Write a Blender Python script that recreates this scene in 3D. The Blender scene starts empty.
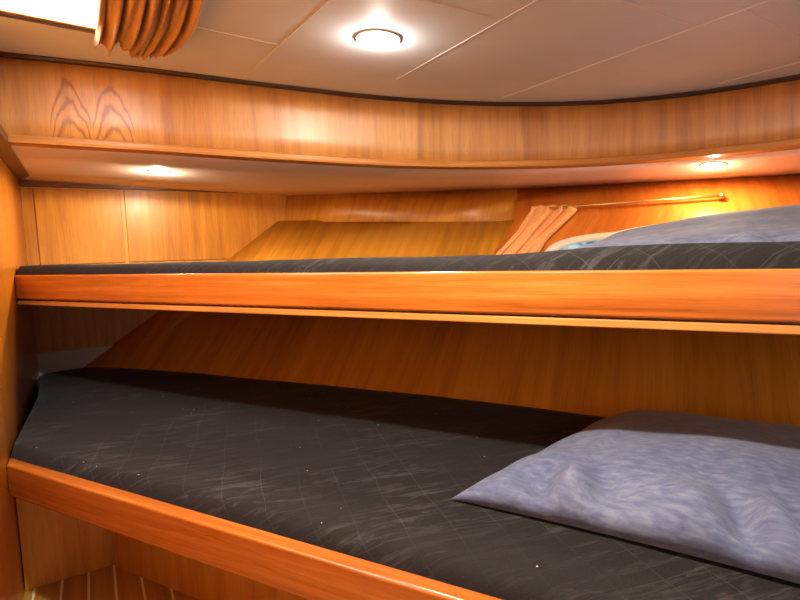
import bpy, bmesh, math, random
from mathutils import Vector, Matrix, noise
random.seed(7)
SC = bpy.context.scene
COL = SC.collection
EYE = 0.945                      # eye height above the cabin floor
V = Vector

# ------------------------------------------------------------------ frames
# the berths run along T (towards the bow) with N pointing outboard;
# the cabin itself is squared on A (fore-aft) and B (athwartships)
T = V((-0.891, 0.454, 0)); N = V((0.454, 0.891, 0))
A = V((-0.5195, 0.8545, 0)); B = V((0.8545, 0.5195, 0))
UP = V((0, 0, 1))
def P(t, n, z): return T*t + N*n + UP*(z + EYE)          # z counts from eye level
def Q(a, b, z): return A*a + B*b + UP*(z + EYE)
WALL_B = -0.226                  # the left wall's place on B
END_A = 2.80                     # the end bulkhead's place on A

# ------------------------------------------------------------------ camera model
FPX = 510.0
pitch = -math.atan(50/FPX); roll = math.radians(1.72)
fw = V((0, math.cos(pitch), math.sin(pitch))); rt = V((1, 0, 0)); up = rt.cross(fw)
R2 = rt*math.cos(roll) - up*math.sin(roll); U2 = up*math.cos(roll) + rt*math.sin(roll)
def ray(x, y): return fw + R2*((x-400)/FPX) - U2*((y-300)/FPX)
EYEP = V((0, 0, EYE))
def at_z(x, y, z): d = ray(x, y); return EYEP + d*(z/d.z)
def at_plane(x, y, p, n): d = ray(x, y); return EYEP + d*((p-EYEP).dot(n)/d.dot(n))
def at_range(x, y, q):           # the point on a pixel's ray straight above/below q
    d = ray(x, y); k = math.hypot(q.x, q.y)/math.hypot(d.x, d.y); return EYEP + d*k

cam = bpy.data.cameras.new('camera'); co = bpy.data.objects.new('camera', cam); COL.objects.link(co)
cam.sensor_width = 36; cam.lens = FPX/800*36; cam.clip_start = 0.02
m = Matrix((R2, U2, -fw)).transposed().to_4x4(); m.translation = EYEP
co.matrix_world = m
SC.camera = co

# ------------------------------------------------------------------ materials
def lin(c): return tuple(((v/255)/12.92 if v/255 <= .04045 else ((v/255+.055)/1.055)**2.4) for v in c)
def new_mat(name):
    mt = bpy.data.materials.new(name); mt.use_nodes = True
    nt = mt.node_tree; return mt, nt, nt.nodes['Principled BSDF']
def nd(nt, kind, **kw):
    n = nt.nodes.new(kind)
    for k, v in kw.items():
        if k.startswith('i_'):
            key = k[2:]
            key = int(key) if key.isdigit() else key.replace('_', ' ')
            n.inputs[key].default_value = v
        else: setattr(n, k, v)
    return n
def ramp(nt, stops, interp='LINEAR'):
    r = nt.nodes.new('ShaderNodeValToRGB'); r.color_ramp.interpolation = interp
    e = r.color_ramp.elements
    while len(e) < len(stops): e.new(0.5)
    for i, (p, c) in enumerate(stops):
        e[i].position = p; e[i].color = (*c, 1) if len(c) == 3 else c
    return r
def math_n(nt, op, a, b=None, c=None):
    n = nt.nodes.new('ShaderNodeMath'); n.operation = op
    for i, v in enumerate((a, b, c)):
        if v is None: continue
        if isinstance(v, (int, float)): n.inputs[i].default_value = v
        else: nt.links.new(v, n.inputs[i])
    return n.outputs[0]
def mixc(nt, f, a, b, mode='MIX'):
    n = nt.nodes.new('ShaderNodeMix'); n.data_type = 'RGBA'; n.blend_type = mode
    for s, v in ((n.inputs['Factor'], f), (n.inputs['A'], a), (n.inputs['B'], b)):
        if isinstance(v, (int, float)): s.default_value = v
        elif isinstance(v, tuple): s.default_value = (*v, 1) if len(v) == 3 else v
        else: nt.links.new(v, s)
    return n.outputs['Result']

def wood(name, dark, mid, light, rough=.3, coat=.25, along=1.6, across=26, band=5.0, cathedral=None, pores=.74):
    """veneer: the UV map is in metres, u running with the grain"""
    mt, nt, bs = new_mat(name); L = nt.links.new
    uv = nd(nt, 'ShaderNodeUVMap', uv_map='UVMap')
    def coords(sx, sy, off=0):
        mp = nd(nt, 'ShaderNodeMapping'); mp.inputs['Scale'].default_value = (sx, sy, 1)
        mp.inputs['Location'].default_value = (off, off*.7, 0)
        L(uv.outputs[0], mp.inputs[0]); return mp.outputs[0]
    fig = nd(nt, 'ShaderNodeTexNoise', i_Scale=1.0, i_Detail=5.0, i_Roughness=.6, i_Distortion=.35)
    L(coords(along, across), fig.inputs['Vector'])
    plank = nd(nt, 'ShaderNodeTexNoise', i_Scale=1.0, i_Detail=1.0)
    L(coords(.35, band, 3.1), plank.inputs['Vector'])
    pore = nd(nt, 'ShaderNodeTexNoise', i_Scale=1.0, i_Detail=3.0, i_Roughness=.7)
    L(coords(along*6, across*9, 8.7), pore.inputs['Vector'])
    f = math_n(nt, 'ADD', math_n(nt, 'MULTIPLY', fig.outputs[0], .62), math_n(nt, 'MULTIPLY', plank.outputs[0], .38))
    if cathedral:
        sep = nd(nt, 'ShaderNodeSeparateXYZ'); L(uv.outputs[0], sep.inputs[0])
        wob = nd(nt, 'ShaderNodeTexNoise', i_Scale=1.0, i_Detail=2.0); L(coords(9, 30, 2), wob.inputs['Vector'])
        tot = None
        for (vc, u0, hw) in cathedral:
            dv = math_n(nt, 'DIVIDE', math_n(nt, 'SUBTRACT', sep.outputs[1], vc), hw)
            d2 = math_n(nt, 'MULTIPLY', dv, dv)
            q = math_n(nt, 'ADD', math_n(nt, 'MULTIPLY', math_n(nt, 'SUBTRACT', sep.outputs[0], u0), 30.0),
                       math_n(nt, 'MULTIPLY', d2, 3.6))
            q = math_n(nt, 'ADD', q, math_n(nt, 'MULTIPLY', wob.outputs[0], 2.2))
            ring = math_n(nt, 'POWER', math_n(nt, 'ABSOLUTE', math_n(nt, 'SINE', math_n(nt, 'MULTIPLY', q, 1.9))), 6.0)
            mask = math_n(nt, 'LESS_THAN', d2, 1.0)
            inside = math_n(nt, 'LESS_THAN', q, 1.8)
            r_ = math_n(nt, 'MULTIPLY', math_n(nt, 'MULTIPLY', ring, mask), inside)
            tot = r_ if tot is None else math_n(nt, 'MAXIMUM', tot, r_)
        f = math_n(nt, 'SUBTRACT', f, math_n(nt, 'MULTIPLY', tot, .30))
    rp = ramp(nt, [(.30, dark), (.50, mid), (.70, light)]); L(f, rp.inputs[0])
    pr = ramp(nt, [(.34, (pores,)*3), (.47, (1, 1, 1))]); L(pore.outputs[0], pr.inputs[0])
    c = mixc(nt, .75, rp.outputs[0], pr.outputs[0], 'MULTIPLY')
    L(c, bs.inputs['Base Color'])
    bs.inputs['Roughness'].default_value = rough
    bs.inputs['Coat Weight'].default_value = coat; bs.inputs['Coat Roughness'].default_value = .24
    bp = nd(nt, 'ShaderNodeBump', i_Strength=.06, i_Distance=.002); L(pore.outputs[0], bp.inputs['Height'])
    L(bp.outputs[0], bs.inputs['Normal'])
    return mt
W_DARK, W_MID, W_LIGHT = lin((176, 106, 26)), lin((214, 140, 44)), lin((230, 164, 66))
M_PANEL = wood('veneer_panel', W_DARK, W_MID, W_LIGHT, rough=.42, coat=.1)
M_HULL = wood('veneer_hull', lin((172, 108, 26)), lin((210, 142, 42)), lin((226, 160, 60)), along=1.2, across=20, band=4)
M_SIDE = wood('side_lining_veneer', lin((176, 84, 18)), lin((212, 116, 36)), lin((226, 138, 56)), along=1.2, across=20, band=4)
M_BOARD = wood('varnished_board', lin((138, 66, 16)), lin((188, 98, 30)), lin((212, 126, 52)), rough=.26, coat=.4, along=2.2, across=60, band=14, pores=.62)
M_FASCIA = wood('veneer_fascia', lin((172, 104, 42)), lin((210, 144, 68)), lin((228, 168, 92)), rough=.5, coat=1.0,
                cathedral=[(0.346, .20, .056), (0.466, .19, .060)])
M_FASCIA.node_tree.nodes['Principled BSDF'].inputs['Coat IOR'].default_value = 1.65
M_FASCIA.node_tree.nodes['Principled BSDF'].inputs['Coat Roughness'].default_value = .42
M_LIP = wood('moulding_wood', lin((160, 92, 32)), lin((206, 134, 58)), lin((228, 164, 86)), rough=.45, coat=.1, along=2, across=60)
M_WALL = wood('side_wall_wood', lin((174, 96, 12)), lin((214, 126, 22)), lin((232, 152, 44)), rough=.3)
M_DARK = wood('dark_wood_trim', lin((40, 22, 10)), lin((62, 36, 17)), lin((84, 52, 26)), rough=.35)
M_BATTEN = wood('brown_batten', lin((96, 58, 42)), lin((118, 72, 50)), lin((136, 88, 62)), rough=.4, coat=.1)
M_FLOOR = wood('teak_floor', lin((150, 102, 38)), lin((186, 136, 60)), lin((206, 158, 82)), rough=.35, along=1.2, across=40, band=16)

def plain(name, col, rough=.5, metal=0, spec=.5, bump=None, sheen=0):
    mt, nt, bs = new_mat(name)
    tx = nd(nt, 'ShaderNodeTexCoord')
    no = nd(nt, 'ShaderNodeTexNoise', i_Scale=7.0, i_Detail=4.0); nt.links.new(tx.outputs['Object'], no.inputs['Vector'])
    c = mixc(nt, no.outputs[0], tuple(v*.94 for v in col), tuple(min(1, v*1.06) for v in col))
    nt.links.new(c, bs.inputs['Base Color'])
    bs.inputs['Roughness'].default_value = rough; bs.inputs['Metallic'].default_value = metal
    bs.inputs['Specular IOR Level'].default_value = spec; bs.inputs['Sheen Weight'].default_value = sheen
    if bump:
        n2 = nd(nt, 'ShaderNodeTexNoise', i_Scale=bump[0], i_Detail=3.0); nt.links.new(tx.outputs['Object'], n2.inputs['Vector'])
        b = nd(nt, 'ShaderNodeBump', i_Strength=bump[1], i_Distance=.002); nt.links.new(n2.outputs[0], b.inputs['Height'])
        nt.links.new(b.outputs[0], bs.inputs['Normal'])
    return mt
M_CEIL = plain('ceiling_laminate', lin((228, 234, 244)), .62, bump=(60, .04))
M_SOFFIT = plain('soffit_laminate', lin((246, 226, 214)), .5)
M_SEAM = plain('white_joint', lin((240, 238, 232)), .5)
M_WHITE = plain('white_paint', lin((206, 196, 184)), .5)
M_CREAM = plain('cream_plastic', lin((238, 226, 196)), .35)
M_CAULK = plain('pale_caulking', lin((244, 234, 186)), .5)
M_BRASS = plain('brass', (.70, .45, .14), .42, 1)
M_CHROME = plain('pale_bezel', lin((236, 226, 208)), .3)
M_BACKING = plain('painted_core', lin((120, 84, 50)), .6)

def emit(name, col, s):
    mt, nt, bs = new_mat(name)
    bs.inputs['Base Color'].default_value = (*col, 1)
    bs.inputs['Emission Color'].default_value = (*col, 1); bs.inputs['Emission Strength'].default_value = s
    return mt
M_LAMP = emit('lamp_glass', (1, .86, .66), 40)
M_HATCH = emit('daylit_hatch_glass', (.82, .91, 1), 11.0)

def glass_mat():
    mt, nt, bs = new_mat('blue_glass')
    bs.inputs['Roughness'].default_value = .06
    bs.inputs['Emission Strength'].default_value = .35
    tx = nd(nt, 'ShaderNodeTexCoord'); mp = nd(nt, 'ShaderNodeMapping'); mp.inputs['Scale'].default_value = (22, 22, 3)
    nt.links.new(tx.outputs['Object'], mp.inputs[0])
    no = nd(nt, 'ShaderNodeTexNoise', i_Scale=1.0, i_Detail=2.0); nt.links.new(mp.outputs[0], no.inputs['Vector'])
    rp = ramp(nt, [(.4, lin((46, 108, 140))), (.6, lin((150, 186, 196)))]); nt.links.new(no.outputs[0], rp.inputs[0])
    nt.links.new(rp.outputs[0], bs.inputs['Base Color']); nt.links.new(rp.outputs[0], bs.inputs['Emission Color'])
    return mt
M_GLASS = glass_mat()

def quilt_mat():
    mt, nt, bs = new_mat('black_quilted_velour'); L = nt.links.new
    uv = nd(nt, 'ShaderNodeUVMap', uv_map='UVMap')
    sep = nd(nt, 'ShaderNodeSeparateXYZ')
    wob = nd(nt, 'ShaderNodeTexNoise', i_Scale=5.0, i_Detail=2.0); L(uv.outputs[0], wob.inputs['Vector'])
    w = nd(nt, 'ShaderNodeVectorMath', operation='SCALE'); L(wob.outputs['Color'], w.inputs[0]); w.inputs['Scale'].default_value = .03
    ad = nd(nt, 'ShaderNodeVectorMath', operation='ADD'); L(uv.outputs[0], ad.inputs[0]); L(w.outputs[0], ad.inputs[1])
    L(ad.outputs[0], sep.inputs[0])
    def line(s, k, wd):
        fr = math_n(nt, 'FRACT', math_n(nt, 'DIVIDE', s, k))
        return math_n(nt, 'LESS_THAN', math_n(nt, 'ABSOLUTE', math_n(nt, 'SUBTRACT', fr, .5)), wd)
    g = math_n(nt, 'MAXIMUM', line(sep.outputs[0], .082, .010), line(sep.outputs[1], .082, .010))
    patch = nd(nt, 'ShaderNodeTexNoise', i_Scale=4.0, i_Detail=3.0); L(uv.outputs[0], patch.inputs['Vector'])
    pm = ramp(nt, [(.42, (0, 0, 0)), (.68, (1, 1, 1))]); L(patch.outputs[0], pm.inputs[0])
    # brushed streaks of pale dust
    mp = nd(nt, 'ShaderNodeMapping'); mp.inputs['Scale'].default_value = (9, 55, 1); mp.inputs['Rotation'].default_value = (0, 0, .55)
    L(uv.outputs[0], mp.inputs[0])
    st = nd(nt, 'ShaderNodeTexNoise', i_Scale=1.0, i_Detail=4.0, i_Roughness=.65, i_Distortion=1.2); L(mp.outputs[0], st.inputs['Vector'])
    sr = ramp(nt, [(.50, (0, 0, 0)), (.78, (1, 1, 1))]); L(st.outputs[0], sr.inputs[0])
    vo = nd(nt, 'ShaderNodeTexVoronoi', i_Scale=26.0); L(uv.outputs[0], vo.inputs['Vector'])
    speck = math_n(nt, 'LESS_THAN', vo.outputs['Distance'], .05)
    rnd = nd(nt, 'ShaderNodeSeparateColor'); L(vo.outputs['Color'], rnd.inputs[0])
    speck = math_n(nt, 'MULTIPLY', speck, math_n(nt, 'GREATER_THAN', rnd.outputs[0], .72))
    fine = nd(nt, 'ShaderNodeTexNoise', i_Scale=240.0, i_Detail=2.0); L(uv.outputs[0], fine.inputs['Vector'])
    base = mixc(nt, fine.outputs[0], lin((22, 18, 16)), lin((40, 34, 30)))
    c = mixc(nt, math_n(nt, 'MULTIPLY', sr.outputs[0], math_n(nt, 'MULTIPLY_ADD', pm.outputs[0], .20, .03)), base, lin((150, 142, 136)))
    c = mixc(nt, math_n(nt, 'MULTIPLY', g, math_n(nt, 'MULTIPLY_ADD', pm.outputs[0], .08, .014)), c, lin((150, 144, 136)))
    c = mixc(nt, math_n(nt, 'MULTIPLY', speck, .8), c, lin((220, 208, 190)))
    L(c, bs.inputs['Base Color'])
    bs.inputs['Roughness'].default_value = .85; bs.inputs['Specular IOR Level'].default_value = .2
    bs.inputs['Sheen Weight'].default_value = .05; bs.inputs['Sheen Roughness'].default_value = .5
    h = math_n(nt, 'MULTIPLY_ADD', g, -.35, math_n(nt, 'MULTIPLY', fine.outputs[0], .25))
    b = nd(nt, 'ShaderNodeBump', i_Strength=.5, i_Distance=.004); L(h, b.inputs['Height']); L(b.outputs[0], bs.inputs['Normal'])
    return mt
M_QUILT = quilt_mat()

def cotton(name, a, b, c, crease=0.0):
    mt, nt, bs = new_mat(name); L = nt.links.new
    uv = nd(nt, 'ShaderNodeUVMap', uv_map='UVMap')
    mp = nd(nt, 'ShaderNodeMapping'); mp.inputs['Scale'].default_value = (38, 80, 1); L(uv.outputs[0], mp.inputs[0])
    n1 = nd(nt, 'ShaderNodeTexNoise', i_Scale=1.0, i_Detail=4.0, i_Roughness=.6, i_Distortion=.15); L(mp.outputs[0], n1.inputs['Vector'])
    n2 = nd(nt, 'ShaderNodeTexNoise', i_Scale=5.0, i_Detail=2.0); L(uv.outputs[0], n2.inputs['Vector'])
    f = math_n(nt, 'ADD', math_n(nt, 'MULTIPLY', n1.outputs[0], .7), math_n(nt, 'MULTIPLY', n2.outputs[0], .3))
    rp = ramp(nt, [(.34, a), (.5, b), (.64, c)]); L(f, rp.inputs[0]); L(rp.outputs[0], bs.inputs['Base Color'])
    bs.inputs['Roughness'].default_value = .75; bs.inputs['Sheen Weight'].default_value = .2
    w = nd(nt, 'ShaderNodeTexNoise', i_Scale=300.0); L(uv.outputs[0], w.inputs['Vector'])
    bp = nd(nt, 'ShaderNodeBump', i_Strength=.2, i_Distance=.001); L(w.outputs[0], bp.inputs['Height']); L(bp.outputs[0], bs.inputs['Normal'])
    return mt
M_PILLOW = cotton('blue_grey_mottled_cotton', lin((76, 82, 110)), lin((97, 102, 127)), lin((120, 123, 138)))
M_CURT = cotton('orange_curtain_cloth', lin((176, 126, 58)), lin((184, 134, 64)), lin((192, 142, 72)))
M_CURT2 = cotton('apricot_curtain_cloth', lin((248, 170, 98)), lin((251, 178, 106)), lin((253, 186, 116)))

# ------------------------------------------------------------------ object helpers
def link(name, bm, mats, parent=None, smooth=False, origin=None):
    """one mesh object; vertices are given in the world, the origin is put at its base"""
    bm.normal_update()
    if parent is not None: o3 = parent['_loc']; org = V((o3[0], o3[1], o3[2]))
    elif origin is not None: org = V(origin)
    else:
        xs = [v.co for v in bm.verts]
        org = V(((min(c.x for c in xs)+max(c.x for c in xs))/2, (min(c.y for c in xs)+max(c.y for c in xs))/2, min(c.z for c in xs)))
    for v in bm.verts: v.co -= org
    me = bpy.data.meshes.new(name); bm.to_mesh(me); bm.free()
    for mt in (mats if isinstance(mats, (list, tuple)) else [mats]): me.materials.append(mt)
    if smooth:
        for p in me.polygons: p.use_smooth = True
    ob = bpy.data.objects.new(name, me); COL.objects.link(ob)
    if parent is not None: ob.parent = parent
    else: ob.location = org
    ob['_loc'] = [org.x, org.y, org.z]
    return ob
def thing(name, loc, label, cat, group=None):
    o = bpy.data.objects.new(name, None); COL.objects.link(o); o.location = loc
    o.empty_display_size = .05
    o['_loc'] = [loc[0], loc[1], loc[2]]; return tag(o, label, cat, group)
def tag(o, label, cat, group=None):
    o['label'] = label; o['category'] = cat
    if group: o['group'] = group
    return o
def struct(o, label, cat):
    o['kind'] = 'structure'; return tag(o, label, cat)
def bevel(o, w, seg=3, angle=40):
    b = o.modifiers.new('bevel', 'BEVEL'); b.width = w; b.segments = seg; b.limit_method = 'ANGLE'; b.angle_limit = math.radians(angle)
    return o
def solid(o, t, off=-1):
    s = o.modifiers.new('thickness', 'SOLIDIFY'); s.thickness = t; s.offset = off; return o
def subsurf(o, n=1):
    s = o.modifiers.new('smooth', 'SUBSURF'); s.levels = n; s.render_levels = n; return o

def box(bm, o, ex, ey, ez, lx, ly, lz, mi=0, uvo=None):
    """box from corner o along unit axes ex (grain), ey, ez"""
    uvl = (bm.loops.layers.uv.get('UVMap') or bm.loops.layers.uv.new('UVMap'))
    ru, rv = (random.random()*5, random.random()*5) if uvo is None else uvo
    vs = []
    for k in (0, 1):
        for (i, j) in ((0, 0), (1, 0), (1, 1), (0, 1)):
            vs.append((bm.verts.new(o + ex*(lx*i) + ey*(ly*j) + ez*(lz*k)), (lx*i, ly*j, lz*k)))
    fs = [(0, 3, 2, 1), (4, 5, 6, 7), (0, 1, 5, 4), (1, 2, 6, 5), (2, 3, 7, 6), (3, 0, 4, 7)]
    if ex.cross(ey).dot(ez) < 0: fs = [tuple(reversed(f)) for f in fs]
    for q in fs:
        f = bm.faces.new([vs[i][0] for i in q]); f.material_index = mi
        ls = [vs[i][1] for i in q]
        sp = [max(l[k] for l in ls)-min(l[k] for l in ls) for k in range(3)]
        flat = sp.index(min(sp))
        for lp, l in zip(f.loops, ls):
            if flat == 2: u, v = l[0], l[1]
            elif flat == 1: u, v = l[0], l[2]
            else: u, v = l[1], l[2]
            lp[uvl].uv = (u+ru, v+rv + (0.3 if flat == 1 else 0))
def grid(bm, rows, grain='u', mi=0, uvo=None, closed=False):
    """surface through rows of points; UVs are arc lengths in metres, grain along the rows (u) or across them (v)"""
    uvl = (bm.loops.layers.uv.get('UVMap') or bm.loops.layers.uv.new('UVMap'))
    ru, rv = (random.random()*5, random.random()*5) if uvo is None else uvo
    R, C = len(rows), len(rows[0])
    ul = [[0.0]*C for _ in range(R)]; vl = [[0.0]*C for _ in range(R)]
    for i in range(R):
        for j in range(1, C): ul[i][j] = ul[i][j-1] + (rows[i][j]-rows[i][j-1]).length
    for j in range(C):
        for i in range(1, R): vl[i][j] = vl[i-1][j] + (rows[i][j]-rows[i-1][j]).length
    vs = [[bm.verts.new(p) for p in r] for r in rows]
    for i in range(R-1):
        for j in range(C-1):
            q = [(i, j), (i, j+1), (i+1, j+1), (i+1, j)]
            f = bm.faces.new([vs[a][b] for a, b in q]); f.material_index = mi; f.smooth = True
            for lp, (a, b) in zip(f.loops, q):
                u, v = ul[a][b], vl[a][b]
                lp[uvl].uv = (u+ru, v+rv) if grain == 'u' else (v+ru, u+rv)
    return vs
def lerp(a, b, f): return a + (b-a)*f
def pl(points, x):               # piecewise-linear lookup
    if x <= points[0][0]: return points[0][1]
    for (x0, y0), (x1, y1) in zip(points, points[1:]):
        if x <= x1: return y0 + (y1-y0)*(x-x0)/(x1-x0)
    return points[-1][1]
def sweep(bm, path, prof, side, mi=0):
    """sweep a closed profile [(out, up)] along a polyline; side(i) gives the horizontal outward direction"""
    rows = []
    for k in list(range(len(prof))) + [0]:
        o, u = prof[k]
        rows.append([path[i] + side(i)*o + UP*u for i in range(len(path))])
    grid(bm, rows, mi=mi)
    for i, rev in ((0, 0), (len(path)-1, 1)):
        f = [bm.verts.new(path[i] + side(i)*o + UP*u) for o, u in prof]
        bm.faces.new(f if rev else f[::-1]).material_index = mi
    bmesh.ops.remove_doubles(bm, verts=bm.verts, dist=1e-6)
    bmesh.ops.recalc_face_normals(bm, faces=bm.faces)

# ------------------------------------------------------------------ hull shape
def hull_n(t, z): return 1.62 - .14*max(0.0, t-1.2)**2 + 1.02*(z+.515)
def hull_t_end(z):               # where the hull meets the end bulkhead
    lo, hi = 0.5, 3.2
    for _ in range(40):
        md = (lo+hi)/2
        if P(md, hull_n(md, z), 0).dot(A) < END_A: lo = md
        else: hi = md
    return lo
T_AFT = -.64
def on_hull(x, y, off=0.0):      # point of the hull seen through a pixel
    d = ray(x, y); lo, hi = .3, 5
    for _ in range(50):
        md = (lo+hi)/2; p = d*md
        if p.dot(N) < hull_n(p.dot(T), p.z) - off: lo = md
        else: hi = md
    return EYEP + d*lo

# ------------------------------------------------------------------ setting
# ceiling: slightly sheered plane
fb = [(-60, 139.5), (0, 143), (50, 146), (100, 149), (150, 152), (200, 155.5), (250, 159), (300, 162), (350, 165), (400, 167), (450, 168), (500, 168), (550, 167), (600, 165), (650, 161.7), (700, 157.5), (750, 152.5), (800, 147), (860, 139.5), (930, 129.5)]
ft = [(-60, 44), (0, 51), (50, 57), (100, 64), (150, 70.5), (200, 77), (250, 83), (300, 88.5), (350, 93), (400, 97), (450, 101), (500, 103), (550, 103), (600, 100.5), (650, 96.5), (700, 91), (750, 84), (800, 75.5), (860, 64), (930, 49)]
def zf(x): return .36 - .085*x/800
FB = [at_z(x, y, zf(x)) for x, y in fb]
FT = [at_range(x, y, q) for (x, y), q in zip(ft, FB)]
# least-squares plane through the fascia's upper edge
def fit(ps):
    import numpy as np
    M = np.array([[1, p.x, p.y] for p in ps]); z = np.array([p.z for p in ps])
    return [float(v) for v in np.linalg.lstsq(M, z, rcond=None)[0]]
CC = fit(FT[1:-2])
def ceil_z(x, y): return CC[0] + CC[1]*x + CC[2]*y
def on_ceil(x, y):
    d = ray(x, y); k = (CC[0]-EYE)/(d.z - CC[1]*d.x - CC[2]*d.y); return EYEP + d*k
def QC(a, b, dz=0): p = A*a + B*b; return V((p.x, p.y, ceil_z(p.x, p.y)+dz))
FT = [V((p.x, p.y, ceil_z(p.x, p.y))) for p in FB]

bm = bmesh.new()
grid(bm, [[QC(a, b) for b in (-.35, .5, 1.5, 2.6)] for a in (-1.2, 0, 1.0, 2.25)])
def seam(x0, y0, x1, y1, ext0=0, ext1=0, w=.0035):
    p, q = on_ceil(x0, y0), on_ceil(x1, y1); d = (q-p).normalized(); s = d.cross(UP).normalized()
    p -= d*ext0; q += d*ext1
    box(bm, p - s*w/2 - UP*.0012, d, s, UP, (q-p).length, w, .0016, 1)
seam(280, 45, 330, 0, .40, 1.2); seam(440, 55, 537, 0, .28, 1.2); seam(505, 97, 770, 0, .02, 1.2); seam(732, 80, 800, 62, .05, 1.2)
seam(187, 25, 281, 45.5, .1, 0); seam(425, 0, 500, 20, .35, 0); seam(620, 0, 697, 27, .1, 0); seam(745, 10, 800, 37, .0, .2)
o = link('ceiling', bm, [M_CEIL, M_SEAM]); struct(o, 'pale grey laminate cabin ceiling with thin white joints', 'ceiling')

# floor
bm = bmesh.new()
grid(bm, [[Q(a, b, -.945) for a in (-1.2, .5, 2.4)] for b in (-.30, 1.0, 2.6)], grain='u')
for k in range(-1, 30):
    b = -.2025 + .067*k
    box(bm, Q(-1.2, b-.003, -.9462), A, B, UP, 3.6, .006, .002, 1)
o = link('floor', bm, [M_FLOOR, M_CAULK]); struct(o, 'teak strip floor with pale caulking lines', 'floor')

# left wall
bm = bmesh.new()
zt = ceil_z(0, 1) - EYE
grid(bm, [[Q(a, WALL_B, z) for z in (-.945, -.3, .72)] for a in (-.6, .6, 1.8, END_A+.03)], grain='u')
o = link('wall_left', bm, M_WALL); solid(o, .02, 1 if o.data.polygons[0].normal.dot(B) < 0 else -1)
struct(o, 'varnished orange wood wall at the foot of both berths', 'wall')

# end bulkhead behind the berths' feet: core sheet with veneered panels
bm = bmesh.new()
def sheet_front(b0, b1, z0, z1, a, mi, thick=.012):
    box(bm, Q(a, b0, z0), UP, B, A, z1-z0, b1-b0, thick, mi)
sheet_front(-.245, 1.06, -.945, .40, END_A, 0)
sheet_front(-.180, .158, -.02, .318, END_A-.006, 0)      # raised framed panel
sheet_front(.174, 1.06, -.02, .40, END_A-.006, 0)
o = link('wall_end', bm, [M_PANEL, M_BATTEN]); bevel(o, .003, 2)
struct(o, 'honey veneered end bulkhead with a framed panel, under the soffit', 'wall')
bm = bmesh.new()
box(bm, Q(END_A-.030, -.226, .326), B, A, UP, 1.22, .03, .028)
o = link('trim_1', bm, M_BATTEN); bevel(o, .002, 2); struct(o, 'narrow brown batten along top of the end bulkhead', 'trim')
bm = bmesh.new()
box(bm, Q(1.75, -.226, .352), A, B, UP, END_A-1.75, .05, .03)
o = link('trim_2', bm, M_BATTEN); bevel(o, .002, 2); struct(o, 'brown batten along top of the left wall under soffit', 'trim')
bm = bmesh.new()
box(bm, Q(END_A-.012, -.226, -.62), B, A, UP, .42, .012, .205)
o = link('baseboard_end', bm, M_WHITE); bevel(o, .003, 2); struct(o, 'white painted strip on the end bulkhead behind lower mattress', 'baseboard')

# hull lining: one sloping veneered sheet behind both berths
def strip_z(t): return pl([(-.7, .06), (.35, .112), (1.87, .176)], t)
bm = bmesh.new()
rows = []
zs = [-.945+.115*k for k in range(9)]
for k in range(15):
    f = k/14; r = []
    for z in zs + [None]:
        if z is None:
            te = hull_t_end(.176); t = lerp(T_AFT, te, f); z = strip_z(t)
        else:
            te = hull_t_end(z); t = lerp(T_AFT, te, f)
        r.append(P(t, hull_n(t, z), z))
    rows.append(r)
grid(bm, rows, grain='u')
o = link('wall_hull', bm, M_HULL); solid(o, .015, 0); struct(o, 'sloping orange veneered hull lining behind both berths', 'wall')

# upright veneer strip above the hull lining, up to the soffit
sb0, sb1 = at_plane(285, 222, Q(END_A, 0, 0), A), on_hull(519, 222)
outer = [(-30, 178, None), (20, 180.5, None), (85, 184.5, None), (150, 188.5, None), (218, 192.3, None), (287, 196, None)]
OUT = [at_plane(x, y, Q(END_A-.001, 0, 0), A) for x, y, _ in outer]
def hz_at(x, y, z): return at_z(x, y, z)
OUT += [hz_at(345, 194.6, .306), hz_at(400, 193.2, .294), hz_at(460, 191.6, .280), on_hull(517, 190, .02)]
OUTW = [on_hull(x, y, .028) for x, y, z in ((515, 190, .268), (560, 187.7, .265), (610, 185, .262), (660, 182.3, .259), (720, 179.3, .255), (800, 175, .250), (870, 171, .246), (960, 166, .240))]
OUT += OUTW[1:]
bm = bmesh.new()
top = OUT[5:10]; bot = [lerp(sb0, sb1, i/4) for i in range(5)]
grid(bm, [bot, [q + UP*.03 for q in top]], grain='v')
o = link('wall_upper', bm, M_PANEL); solid(o, .012, 0); struct(o, 'upright honey veneer strip between the hull lining and soffit', 'wall')

# side lining with the porthole, right of the slope
W_OFF = .028
w_top = [q + UP*.012 for q in OUTW]
w_edge = [at_plane(515, 190, OUTW[0], N), on_hull(514, 222, W_OFF), on_hull(490, 258, W_OFF), on_hull(470, 290, W_OFF)]
bm = bmesh.new()
wb = [(470, 290), (525, 287), (585, 284), (640, 281), (705, 277), (790, 272), (860, 268), (950, 262)]
wm = [(490, 258), (540, 254.5), (595, 251), (648, 247.5), (712, 243), (795, 237), (866, 232), (956, 226)]
wu = [(514, 222), (559, 219), (609, 216), (659, 213), (719, 210), (799, 205.5), (870, 201.5), (960, 196.5)]
WROWS = [w_top,
         [on_hull(x, y, W_OFF) for x, y in wu],
         [on_hull(x, y, W_OFF) for x, y in wm],
         [on_hull(x, y, W_OFF) for x, y in wb]]
grid(bm, WROWS, grain='v')
o = link('wall_side', bm, M_SIDE); solid(o, .016, -1 if o.data.polygons[3].normal.dot(N) < 0 else 1); struct(o, 'orange veneered side lining holding the porthole and curtain rod', 'wall')

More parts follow.
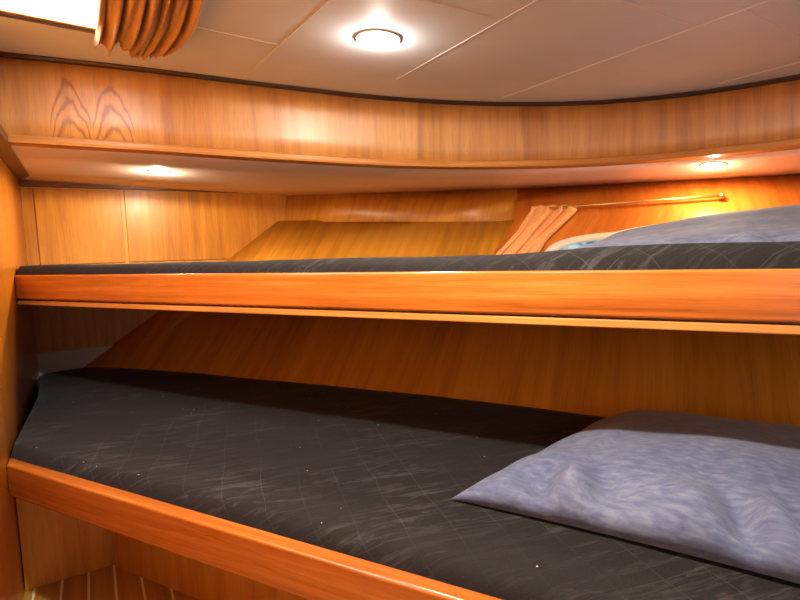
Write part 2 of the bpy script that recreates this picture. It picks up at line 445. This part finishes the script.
# soffit between fascia and the outer walls
def resample(ps, n):
    L = [0]
    for a, b in zip(ps, ps[1:]): L.append(L[-1] + (b-a).length)
    out = []
    for k in range(n):
        s = L[-1]*k/(n-1); i = 0
        while i < len(L)-2 and L[i+1] < s: i += 1
        out.append(lerp(ps[i], ps[i+1], (s-L[i])/(L[i+1]-L[i])))
    return out
def by_px(ps, xs, n, lo, hi):
    out = []
    for k in range(n):
        x = lo + (hi-lo)*k/(n-1)
        for (x0, p0), (x1, p1) in zip(zip(xs, ps), zip(xs[1:], ps[1:])):
            if x0 <= x <= x1: out.append(lerp(p0, p1, (x-x0)/(x1-x0))); break
    return out
oxs = [-30, 20, 85, 150, 218, 287, 345, 400, 460, 515, 560, 610, 660, 720, 800, 870, 960]
SI = by_px(FB, [x for x, _ in fb], 42, -28, 925); SO = by_px(OUT, oxs, 42, -28, 925)
SR = [[lerp(a, b, f) for a, b in zip(SI, SO)] for f in (-.004, .33, .66, 1.04)]
bm = bmesh.new(); grid(bm, SR)
o = link('ceiling_soffit', bm, M_SOFFIT); solid(o, .012, 1 if o.data.polygons[0].normal.z > 0 else -1)
struct(o, 'pinkish laminate soffit under the side deck', 'soffit')
def on_soffit(x, y):
    d = ray(x, y); best = None
    for i in range(3):
        for j in range(41):
            a, b, c, e = SR[i][j], SR[i][j+1], SR[i+1][j+1], SR[i+1][j]
            for t3 in ((a, b, c), (a, c, e)):
                n = (t3[1]-t3[0]).cross(t3[2]-t3[0])
                if abs(d.dot(n)) < 1e-9: continue
                k = (t3[0]-EYEP).dot(n)/d.dot(n); p = EYEP + d*k
                s = [(t3[(q+1) % 3]-t3[q]).cross(p-t3[q]).dot(n) for q in range(3)]
                if all(v >= -1e-9 for v in s): return p, n.normalized()
    raise RuntimeError('off soffit')

# fascia: curved veneer band, with moulding below and dark trim above
def tang(ps, i):
    a, b = ps[max(0, i-1)], ps[min(len(ps)-1, i+1)]; d = b-a; d.z = 0; return d.normalized()
FS = resample(FB, 60); FTS = [V((p.x, p.y, ceil_z(p.x, p.y)+.01)) for p in FS]
def fside(i): d = tang(FS, i); return V((d.y, -d.x, 0))     # towards the cabin
bm = bmesh.new(); grid(bm, [[lerp(a, b, f) for f in (0, .33, .66, 1)] for a, b in zip(FS, FTS)], grain='u', uvo=(0, 0))
o = link('wall_fascia', bm, M_FASCIA); solid(o, .014, -1 if o.data.polygons[20].normal.dot(fside(20)) > 0 else 1)
struct(o, 'curved glossy wood fascia band below the ceiling', 'fascia')
bm = bmesh.new(); sweep(bm, FS, [(.004, .0), (.016, .002), (.018, .010), (.016, .022), (.008, .027), (.0, .027), (-.012, .02), (-.012, -.004)], fside)
o = link('trim_3', bm, M_LIP, smooth=True); o.data.polygons.foreach_set('use_smooth', [False]*len(o.data.polygons))
struct(o, 'light wood moulding along lower edge of curved fascia', 'trim')
bm = bmesh.new(); sweep(bm, [p - UP*.01 for p in FTS], [(.0, -.013), (.012, -.011), (.015, -.005), (.015, .004), (.0, .004)], fside)
o = link('trim_4', bm, M_DARK); o.data.polygons.foreach_set('use_smooth', [False]*len(o.data.polygons))
struct(o, 'dark brown trim where curved fascia meets the ceiling', 'trim')

# ------------------------------------------------------------------ ceiling hatch, upper left
hp = on_ceil(46, 16.5); ha = hp.dot(A); hb0, hb1 = -.222, .17
win = thing('window_1', QC(ha-.3, .04), 'bright daylit hatch in the ceiling beside the gathered curtain', 'window')
win['kind'] = 'structure'
cn = V((-CC[1], -CC[2], 1)).normalized()
Ac = (A - cn*A.dot(cn)).normalized(); Bc = (B - cn*B.dot(cn)).normalized()
bm = bmesh.new()
def bar(a, b, la, lb, h=.016, mi=0):
    o_ = QC(a, b); box(bm, o_ - cn*h, Bc, Ac, cn, lb, la, h+.004, mi)
bar(ha-.007, hb0, .020, hb1-hb0); bar(ha-.62, hb0, .020, hb1-hb0)
for bb in (hb0, hb1-.02):
    o_ = QC(ha-.61, bb); box(bm, o_ - cn*.016, Ac, Bc, cn, .61, .02, .02)
fr = link('window_frame', bm, M_DARK, win); bevel(fr, .002, 2)
bm = bmesh.new(); bar(ha+.013, hb0, .010, hb1-hb0, .005)
link('edge_strip', bm, M_CHROME, win)
bm = bmesh.new(); bar(ha-.021, hb0+.02, .012, hb1-hb0-.04, .012)
link('inner_bead', bm, M_LIP, win)
bm = bmesh.new(); o_ = QC(ha-.605, hb0+.02); box(bm, o_ - cn*.004, Ac, Bc, cn, .59, hb1-hb0-.04, .004)
link('pane', bm, M_HATCH, win)['label'] = 'bright white hatch pane'

# ------------------------------------------------------------------ downlights
def downlight(p, nrm, r, label):
    if nrm.z < 0: nrm = -nrm
    e1 = nrm.orthogonal().normalized(); e2 = nrm.cross(e1)
    t = thing('downlight', p, label, 'ceiling light', 'recessed downlights')
    def ring(rr, h, n=40): return [p + e1*math.cos(2*math.pi*k/n)*rr + e2*math.sin(2*math.pi*k/n)*rr - nrm*h for k in range(n+1)]
    bm = bmesh.new(); grid(bm, [ring(r*1.0, -.002), ring(r*1.0, .003), ring(r*.99, .004), ring(r*.97, .004), ring(r*.95, .003), ring(r*.95, -.002)])
    bmesh.ops.remove_doubles(bm, verts=bm.verts, dist=1e-6); bmesh.ops.recalc_face_normals(bm, faces=bm.faces)
    link('bezel', bm, M_CHROME, t, smooth=True)
    bm = bmesh.new(); grid(bm, [ring(r*.955, .002), ring(r*.8, .0045), ring(r*.3, .005), ring(.0005, .0055)])
    bmesh.ops.remove_doubles(bm, verts=bm.verts, dist=1e-6); bmesh.ops.recalc_face_normals(bm, faces=bm.faces)
    link('lens', bm, M_LAMP, t, smooth=True)
    return t
def bulb(name, loc, energy, col, rad=.025):
    l = bpy.data.lights.new(name, 'POINT'); l.energy = energy; l.color = col; l.shadow_soft_size = rad
    ob = bpy.data.objects.new(name, l); COL.objects.link(ob); ob.location = loc
    return ob
def spot(name, loc, energy, col, size=150, blend=.7, rad=.03, aim=None):
    l = bpy.data.lights.new(name, 'SPOT'); l.energy = energy; l.color = col; l.spot_size = math.radians(size); l.spot_blend = blend
    l.shadow_soft_size = rad
    ob = bpy.data.objects.new(name, l); COL.objects.link(ob); ob.location = loc
    d = (aim - loc) if aim is not None else V((0, 0, -1)); ob.rotation_euler = d.to_track_quat('-Z', 'Y').to_euler()
    return ob
def lamp(name, p, nrm, e, col):
    if nrm.z < 0: nrm = -nrm
    spot(name, p - nrm*.02, e, col, 178, .12, .03, p - nrm)
    bulb(name, p - nrm*.022, e*.2, col, .012)
WARM = (1, .91, .78)
pc = on_ceil(378, 38); downlight(pc, cn, .058, 'largest, brightest recessed downlight, set in the grey ceiling')
lamp('ceiling_lamp_light', pc, cn, 7, WARM)
p1, n1 = on_soffit(158, 172); downlight(p1, n1, .042, 'small recessed downlight in the soffit above the framed end panel')
lamp('soffit_lamp_light', p1, n1, 10, (1, .82, .58))
p2, n2 = on_soffit(713, 165); downlight(p2, n2, .040, 'small recessed downlight in soffit above the curtain rod end')
lamp('soffit_lamp_light', p2, n2, 3.2, (1, .82, .58))

# ------------------------------------------------------------------ berths
def berth(nf, ztop, zbot, t0, t1, label, depth):
    r = thing('berth', P((t0+t1)/2, nf, -.945 if ztop < -.3 else zbot), label, 'berth')
    return r
def t_wall(n): # t where a line of constant n meets the left wall
    # P.B = WALL_B
    return (WALL_B - n*N.dot(B))/T.dot(B)

# upper berth
UPB = berth(1.0, -.050, -.134, t_wall(1.0), T_AFT, 'upper berth, orange front board, black mattress on it', 1)
def board(bm, n0, n1, z0, z1, t_end=T_AFT):
    """board between two n planes, its far end cut to the left wall"""
    a0, a1 = t_wall(n0)-.002, t_wall(n1)-.002
    pts = [(t_end, n0), (a0, n0), (a1, n1), (t_end, n1)]
    uvl = (bm.loops.layers.uv.get('UVMap') or bm.loops.layers.uv.new('UVMap')); ru, rv = random.random()*4, random.random()*4
    lo = [bm.verts.new(P(t, n, z0)) for t, n in pts]; hi = [bm.verts.new(P(t, n, z1)) for t, n in pts]
    fs = [lo[::-1], hi] + [[lo[i], lo[(i+1) % 4], hi[(i+1) % 4], hi[i]] for i in range(4)]
    for f in fs:
        fc = bm.faces.new(f)
        nn = fc.normal if fc.normal.length else None
        for lp in fc.loops:
            c = lp.vert.co
            lp[uvl].uv = (c.dot(T)+ru, c.dot(N)+c.z+rv)
    bmesh.ops.recalc_face_normals(bm, faces=bm.faces)
bm = bmesh.new(); board(bm, 1.0, 1.028, -.134, -.0485); bevel(link('front_board', bm, M_BOARD, UPB), .0055, 4)
bm = bmesh.new(); board(bm, 1.006, 1.03, -.155, -.139); bevel(link('lower_rail', bm, M_LIP, UPB), .003, 3)['label'] = 'pale thin rail under the board'
def slab(z0, z1, n0, inset=.004):
    bm = bmesh.new(); uvl = (bm.loops.layers.uv.get('UVMap') or bm.loops.layers.uv.new('UVMap'))
    pts = [(T_AFT, n0), (t_wall(n0)-.004, n0)]
    w = A*(END_A-.035) + B*(WALL_B+.004); pts.append((w.dot(T), w.dot(N)))
    te = hull_t_end(z0) - .05
    for k in range(9):
        t = lerp(te, T_AFT, k/8); pts.append((t, hull_n(t, z0) - .03))
    lo = [bm.verts.new(P(t, n, z0)) for t, n in pts]; hi = [bm.verts.new(P(t, n, z1)) for t, n in pts]
    bm.faces.new(lo[::-1]); bm.faces.new(hi)
    for i in range(len(pts)): bm.faces.new([lo[i], lo[(i+1) % len(pts)], hi[(i+1) % len(pts)], hi[i]])
    for f in bm.faces:
        for lp in f.loops: lp[uvl].uv = (lp.vert.co.dot(T), lp.vert.co.dot(N)+lp.vert.co.z)
    bmesh.ops.recalc_face_normals(bm, faces=bm.faces)
    return bm
link('base_panel', slab(-.150, -.128, 1.031), M_PANEL, UPB)

# lower berth, set further inboard
LOB = berth(.687, -.538, -.626, t_wall(.687), T_AFT, 'lower berth, orange front board over recessed plinth', 1)
bm = bmesh.new(); board(bm, .687, .722, -.626, -.5375); bevel(link('front_board', bm, M_BOARD, LOB), .006, 4)
link('base_panel', slab(-.640, -.618, .726), M_PANEL, LOB)
bm = bmesh.new()
box(bm, Q(1.752, WALL_B+.003, -.944), UP, B, A, .318, .235, .02)
link('plinth_panel', bm, M_PANEL, LOB)
bm = bmesh.new()
box(bm, P(1.476, .915, -.944), UP, -T, N, .318, 1.476-T_AFT, .02)
link('plinth_panel', bm, M_PANEL, LOB)

# ------------------------------------------------------------------ mattresses
def mattress(zt, zb, nf, rad, top_fn, back_gap, label, mat=M_QUILT, C=110, Rr=46):
    w = A*(END_A-.034) + B*(WALL_B+.006)                 # corner at the wall foot
    zc = zt
    te = hull_t_end(zc) - .06
    def back(t): return hull_n(t, zc) - back_gap
    left = [V((t_wall(nf)-.008, nf, 0)), V((w.dot(T), w.dot(N), 0)), V((te, back(te), 0))]
    # round the far corner
    Ls = []
    for k in range(Rr):
        s = k/(Rr-1)
        tot = (left[1]-left[0]).length + (left[2]-left[1]).length; d = s*tot; l0 = (left[1]-left[0]).length
        p = lerp(left[0], left[1], d/l0) if d < l0 else lerp(left[1], left[2], (d-l0)/(tot-l0))
        dc = abs(d-l0); rr = .10
        if dc < rr: p = p + (lerp(left[0], left[2], .5)-left[1]).normalized()*.5*(rr-dc)**2/rr*1.2
        Ls.append(p)
    ts = T_AFT + .015
    bm = bmesh.new(); uvl = (bm.loops.layers.uv.get('UVMap') or bm.loops.layers.uv.new('UVMap'))
    ea = math.radians(-17); ex = V((math.sin(ea), math.cos(ea), 0)); ey = V((math.cos(ea), -math.sin(ea), 0))
    vs = []
    for j in range(Rr):
        s = j/(Rr-1); row = []
        ss = s
        for i in range(C):
            f = i/(C-1)
            f = f if f > .12 else f*f/.12*.5 + f*.5
            R_ = V((ts, lerp(nf, back(ts), s), 0))
            p = lerp(Ls[j], R_, f)
            line_n = lerp(Ls[-1].y, back(ts), f)
            p.y += (back(p.x) - line_n)*s*s
            d = min(s*(back(p.x)-nf), (1-s)*(back(p.x)-nf), f*(Ls[j]-R_).length)
            drop = 0 if d >= rad else rad - math.sqrt(max(0, rad*rad - (rad-d)**2))
            z = top_fn(p.x, p.y, s) - drop
            co_ = P(p.x, p.y, z)
            co_.z += (noise.noise(V((p.x*3, p.y*4, zt*7)))*.004 + noise.noise(V((p.x*9, p.y*9, 3)))*.0015)
            row.append(co_)
        vs.append(row)
    vv = [[bm.verts.new(c) for c in r] for r in vs]
    for j in range(Rr-1):
        for i in range(C-1):
            f = bm.faces.new([vv[j][i], vv[j][i+1], vv[j+1][i+1], vv[j+1][i]]); f.smooth = True
    loop = [vv[0][i] for i in range(C)] + [vv[j][C-1] for j in range(1, Rr)] + [vv[Rr-1][i] for i in range(C-2, -1, -1)] + [vv[j][0] for j in range(Rr-2, 0, -1)]
    low = [bm.verts.new(V((v.co.x, v.co.y, zb+EYE))) for v in loop]
    n = len(loop)
    for k in range(n):
        f = bm.faces.new([loop[k], low[k], low[(k+1) % n], loop[(k+1) % n]]); f.smooth = True
    bm.faces.new(low[::-1])
    bmesh.ops.recalc_face_normals(bm, faces=bm.faces)
    for f in bm.faces:
        for lp in f.loops:
            c = lp.vert.co; lp[uvl].uv = (c.dot(ey) + c.z*.6, c.dot(ex) + c.z*.6)
    o = link('mattress', bm, mat)
    return tag(o, label, 'mattress')
def up_top(t, n, s):
    front = pl([(-.6, -.004), (-.2, -.005), (.0, -.002), (.12, -.006), (.27, -.0165), (2.2, -.018)], t)
    return lerp(front, -.052, min(1, max(0, (s-.10)/.45)))
def lo_top(t, n, s):
    return -.512 + .004*math.sin(t*2.2) + .022*max(0, min(1, (t-1.5)/.7))*s
mattress(-.05, -.127, 1.030, .022, up_top, .055, 'black mattress of the upper berth, only its thin front edge showing')
mattress(-.512, -.617, .7235, .026, lo_top, .012, 'black quilted mattress on lower berth with pale dust streaks')

def tube(bm, pts, r, n=12, taper=0):
    rows = []
    d0 = (pts[1]-pts[0]).normalized(); e1 = d0.cross(UP).normalized(); e2 = d0.cross(e1)
    for k in range(n+1):
        a = 2*math.pi*k/n
        rs = [r*(1 if not taper else max(.08, min(1, (min(i, len(pts)-1-i)+.3)/taper)**.5)) for i in range(len(pts))]
        rows.append([p + e1*math.cos(a)*q + e2*math.sin(a)*q for p, q in zip(pts, rs)])
    grid(bm, rows)
    for p0 in (0, -1):
        bm.faces.new([bm.verts.new(rows[k][p0]) for k in range(n)])
    bmesh.ops.remove_doubles(bm, verts=bm.verts, dist=1e-6); bmesh.ops.recalc_face_normals(bm, faces=bm.faces)

# ------------------------------------------------------------------ pillows
def pillow(corners, thick, label, zfun, folds=1.0, seed=0, nu=110, nv=84, belly=None, wrk=1.0):
    """soft cushion over four corner points (t, n); u runs along c0-c1, v along c0-c3; zfun gives what it lies on"""
    c = [V((a, b, 0)) for a, b in corners]
    bm = bmesh.new()
    def pt(u, v, side):
        # pull the sides in so the corners stick out as ears
        uu = u*2-1; vv = v*2-1
        pin = .045
        u2 = .5 + .5*uu*(1 - pin*(1-vv*vv)); v2 = .5 + .5*vv*(1 - pin*(1-uu*uu))
        p = lerp(lerp(c[0], c[1], u2), lerp(c[3], c[2], u2), v2)
        eu = max(0, 1-uu**2); ev = max(0, 1-vv**2); e = eu*ev
        h = thick*(eu**.5)*(ev**(.30 if vv < 0 else .42))
        # gathers along the front seam, slanting, and a few at the side
        g = math.exp(-((v-.075)/.065)**2)*min(1, eu*2)
        q = u*15 + v*7 + 1.6*noise.noise(V((u*4+seed, v*2, .3)))
        wr = (abs(math.sin(q))**1.6 - .5)*.07*g*(.35+.65*max(0, noise.noise(V((u*5+seed*1.7, 2.2, .1)))+.5))
        wr += noise.noise(V((u*2.5, v*8+seed, 5.1)))*.010*math.exp(-((u-.10)/.12)**2)
        wr += noise.noise(V((u*3+seed, v*3, 9.7)))*.012 + noise.noise(V((u*7+seed, v*6, 2.2)))*.004
        zb = zfun(p.x, p.y)
        if side > 0: z = zb + .006 + h*.88 + wr*wrk*min(1, e*8)
        else:
            z = zb + .006 - .004*min(1, e*4)
            if belly is not None: z = lerp(z, belly, min(1, e*2.5)**.6)
        return P(p.x, p.y, z)
    topg = [[pt(i/(nu-1), j/(nv-1), 1) for i in range(nu)] for j in range(nv)]
    botg = [[pt(i/(nu-1), j/(nv-1), -1) for i in range(nu)] for j in range(nv)]
    grid(bm, topg, uvo=(seed, seed)); grid(bm, [r[::-1] for r in botg], uvo=(seed+3, seed))
    bmesh.ops.remove_doubles(bm, verts=bm.verts, dist=.0008)
    bmesh.ops.recalc_face_normals(bm, faces=bm.faces)
    return bm, topg
bm, _ = pillow([(.365, .918), (-.40, .850), (-.46, 1.54), (.10, 1.55)], .115, '', lambda t, n: -.508, seed=2)
o = link('pillow', bm, M_PILLOW, smooth=True); tag(o, 'blue-grey mottled pillow on the lower berth mattress', 'pillow')
root = thing('pillow', P(-.1, 1.4, -.03), 'blue-grey pillow with cream edge on the upper berth', 'pillow')
def lean(t, n):                  # the upper pillow leans: its back edge is raised against the hull
    g = max(0, min(1, (n-1.28)/.42)); f = max(0, min(1, (.22-t)/.70))
    return -.036 + g*(.046 + .078*f**.8)
bm, tg = pillow([(.245, 1.29), (-.52, 1.22), (-.55, 1.72), (.12, 1.68)], .034, '', lean, seed=6, belly=-.044, wrk=.5)
edge_pts = tg[-1]
link('pillow_body', bm, M_PILLOW, root, smooth=True)
bm = bmesh.new(); tube(bm, [p + UP*.004 for p in edge_pts], .0065, 10, 14)  # thin cream tube following the pillow's raised back edge
link('seam_tube', bm, M_CREAM, root, smooth=True)['label'] = 'cream line along the back edge'

# ------------------------------------------------------------------ porthole, rod and curtains on the side lining
def w_pt(x, y, off): return on_hull(x, y, W_OFF+off)
pc0 = w_pt(610, 255.5, 0.002)
tx = (w_pt(632, 257, .002) - w_pt(592, 259.3, .002)).normalized(); ty = (w_pt(612, 238, .002) - pc0); ty = (ty - tx*ty.dot(tx)).normalized()
wn = tx.cross(ty).normalized()
if wn.dot(N) > 0: wn = -wn
ph = thing('porthole', pc0, 'cream rimmed oval porthole half hidden behind the upper pillow', 'porthole')
def oval(w, h, off, n=64, e=2.6):
    r = []
    for k in range(n+1):
        a = 2*math.pi*k/n; c_, s_ = math.cos(a), math.sin(a)
        r.append(pc0 + tx*(w*math.copysign(abs(c_)**(2/e), c_)) + ty*(h*math.copysign(abs(s_)**(2/e), s_)) + wn*off)
    return r
PW, PH = .245, .118
bm = bmesh.new(); grid(bm, [oval(PW, PH, -.004), oval(PW, PH, .008), oval(PW-.006, PH-.006, .014), oval(PW-.030, PH-.030, .014), oval(PW-.037, PH-.037, .008), oval(PW-.039, PH-.039, -.004)])
bmesh.ops.remove_doubles(bm, verts=bm.verts, dist=1e-5); bmesh.ops.recalc_face_normals(bm, faces=bm.faces)
link('rim', bm, M_CREAM, ph, smooth=True)
bm = bmesh.new(); g = oval(PW-.03, PH-.03, .002)[:-1]; f = bm.faces.new([bm.verts.new(p) for p in g]); bmesh.ops.recalc_face_normals(bm, faces=bm.faces)
o = link('glass', bm, M_GLASS, ph); solid(o, .004, 0)

ra, rb = w_pt(546, 208.6, .035), w_pt(722, 195.5, .035)
rod = thing('curtain_rod', lerp(ra, rb, .5), 'slim brass curtain rod on the side lining above porthole', 'curtain rod')
bm = bmesh.new(); tube(bm, [ra, lerp(ra, rb, .5), rb], .0055); link('rod', bm, M_BRASS, rod, smooth=True)
for p_ in (rb,):
    bm = bmesh.new(); d = (rb-ra).normalized(); tube(bm, [p_ - d*.008, p_ + d*.008], .011, 16)
    back = (N*1).normalized(); box(bm, p_ - d*.005 - UP*.006, d, UP, back, .010, .012, .05)
    link('bracket', bm, M_BRASS, rod)

# apricot curtain hanging from the rod, tied at its waist
lft = [(208, 531), (211, 530), (218, 526), (226, 521), (234, 517), (241, 511), (249, 503), (257, 494), (268, 484)]
rgt = [(208, 577), (211, 577), (218, 569), (226, 560), (234, 550), (241, 544), (249, 540), (257, 537), (268, 534)]
bm = bmesh.new(); rows = []
NC = 90
for k in range(44):
    s = k/43; row = []
    y = lerp(205.5, 266, s)
    xl, xr = pl(lft, y), pl(rgt, y)
    waist = math.exp(-((y-237)/7)**2)
    for i in range(NC):
        f = i/(NC-1)
        ph_ = f*math.pi*2*3.6 + .9*math.sin(f*7+1.3) + s*.8
        amp = .013*(1-.55*waist)
        off = .030 + amp*math.sin(ph_) + .004*math.sin(f*41+s*5) - .008*waist
        x = lerp(xl, xr, f) + math.sin(ph_*2)*.4
        yy = y + (f-.5)*pl([(208, -1), (240, 7), (268, 0)], y) + .6*math.sin(f*23)*(1-s)
        row.append(w_pt(x, yy, off))
    rows.append(row)
grid(bm, rows)
o = link('curtain', bm, M_CURT2); solid(o, .002, 0); tag(o, 'small apricot curtain tied back at left end of brass rod', 'curtain')

# orange curtain gathered under the ceiling hatch
bm = bmesh.new(); rows = []
clf = [(-40, 97), (0, 95.5), (20, 94), (33, 92)]
crt = [(-40, 205), (0, 196), (15, 191), (30, 180), (40, 170), (47, 163)]
hem = [(0, 34), (.12, 38), (.24, 41), (.32, 36), (.42, 39), (.52, 42), (.60, 47), (.70, 46), (.80, 47), (.90, 45), (1, 43)]
NC = 120
folds = lambda f: (abs(math.sin(f*math.pi*6.2 + .5 + .7*math.sin(f*9)))**.7)
for k in range(40):
    s = k/39; row = []
    for i in range(NC):
        f = i/(NC-1)
        yb = pl(hem, f)
        y = lerp(-40, yb, s)
        xl, xr = pl(clf, y), pl(crt, y)
        x = lerp(xl, xr, f) + 1.2*math.sin(f*31+2*s)
        curl = max(0, (s-.86)/.14)
        depth = .010 + .034*folds(f)*(1-.2*curl) + .006*math.sin(f*57+s*4) - .010*curl*curl + .012*curl*math.sin(f*74)
        p_ = on_ceil(x + curl*1.2*math.sin(f*83), y + curl*(1.6*math.sin(f*50) + 1.5*math.sin(f*97+1)))
        row.append(p_ - cn*(max(.004, depth)))
    rows.append(row)
grid(bm, rows)
o = link('curtain', bm, M_CURT); solid(o, .002, 0); tag(o, 'orange pleated curtain gathered below the bright ceiling hatch', 'curtain')

# ------------------------------------------------------------------ light
# further ceiling downlights of the cabin, behind and above the viewer
def room_lamp(n, t, e, size=170, col=(1, .96, .88), rad=.02):
    p_ = N*n + T*t; spot('cabin_lamp_light', V((p_.x, p_.y, ceil_z(p_.x, p_.y)-.03)), e, col, size, .6, rad)
room_lamp(.52, .25, 39)
room_lamp(-.90, -1.25, 8)
dl = bpy.data.lights.new('companionway_daylight', 'AREA'); dl.shape = 'RECTANGLE'; dl.size = .6; dl.size_y = .8; dl.energy = 5; dl.color = (.84, .92, 1)
do = bpy.data.objects.new('companionway_daylight', dl); COL.objects.link(do); do.location = V((.30, -1.5, EYE+.28))
do.rotation_euler = V((-.25, 1, -.02)).to_track_quat('-Z', 'Y').to_euler()
w = bpy.data.worlds.new('cabin_daylight'); SC.world = w; w.use_nodes = True
w.node_tree.nodes['Background'].inputs[0].default_value = (1, .96, .92, 1)
w.node_tree.nodes['Background'].inputs[1].default_value = .14

for ob in list(SC.objects):
    if '_loc' in ob: del ob['_loc']
SC.view_settings.view_transform = 'Standard'; SC.view_settings.look = 'None'
SC.view_settings.exposure = 0.72; SC.view_settings.gamma = 1.0; SC.view_settings.use_curve_mapping = False
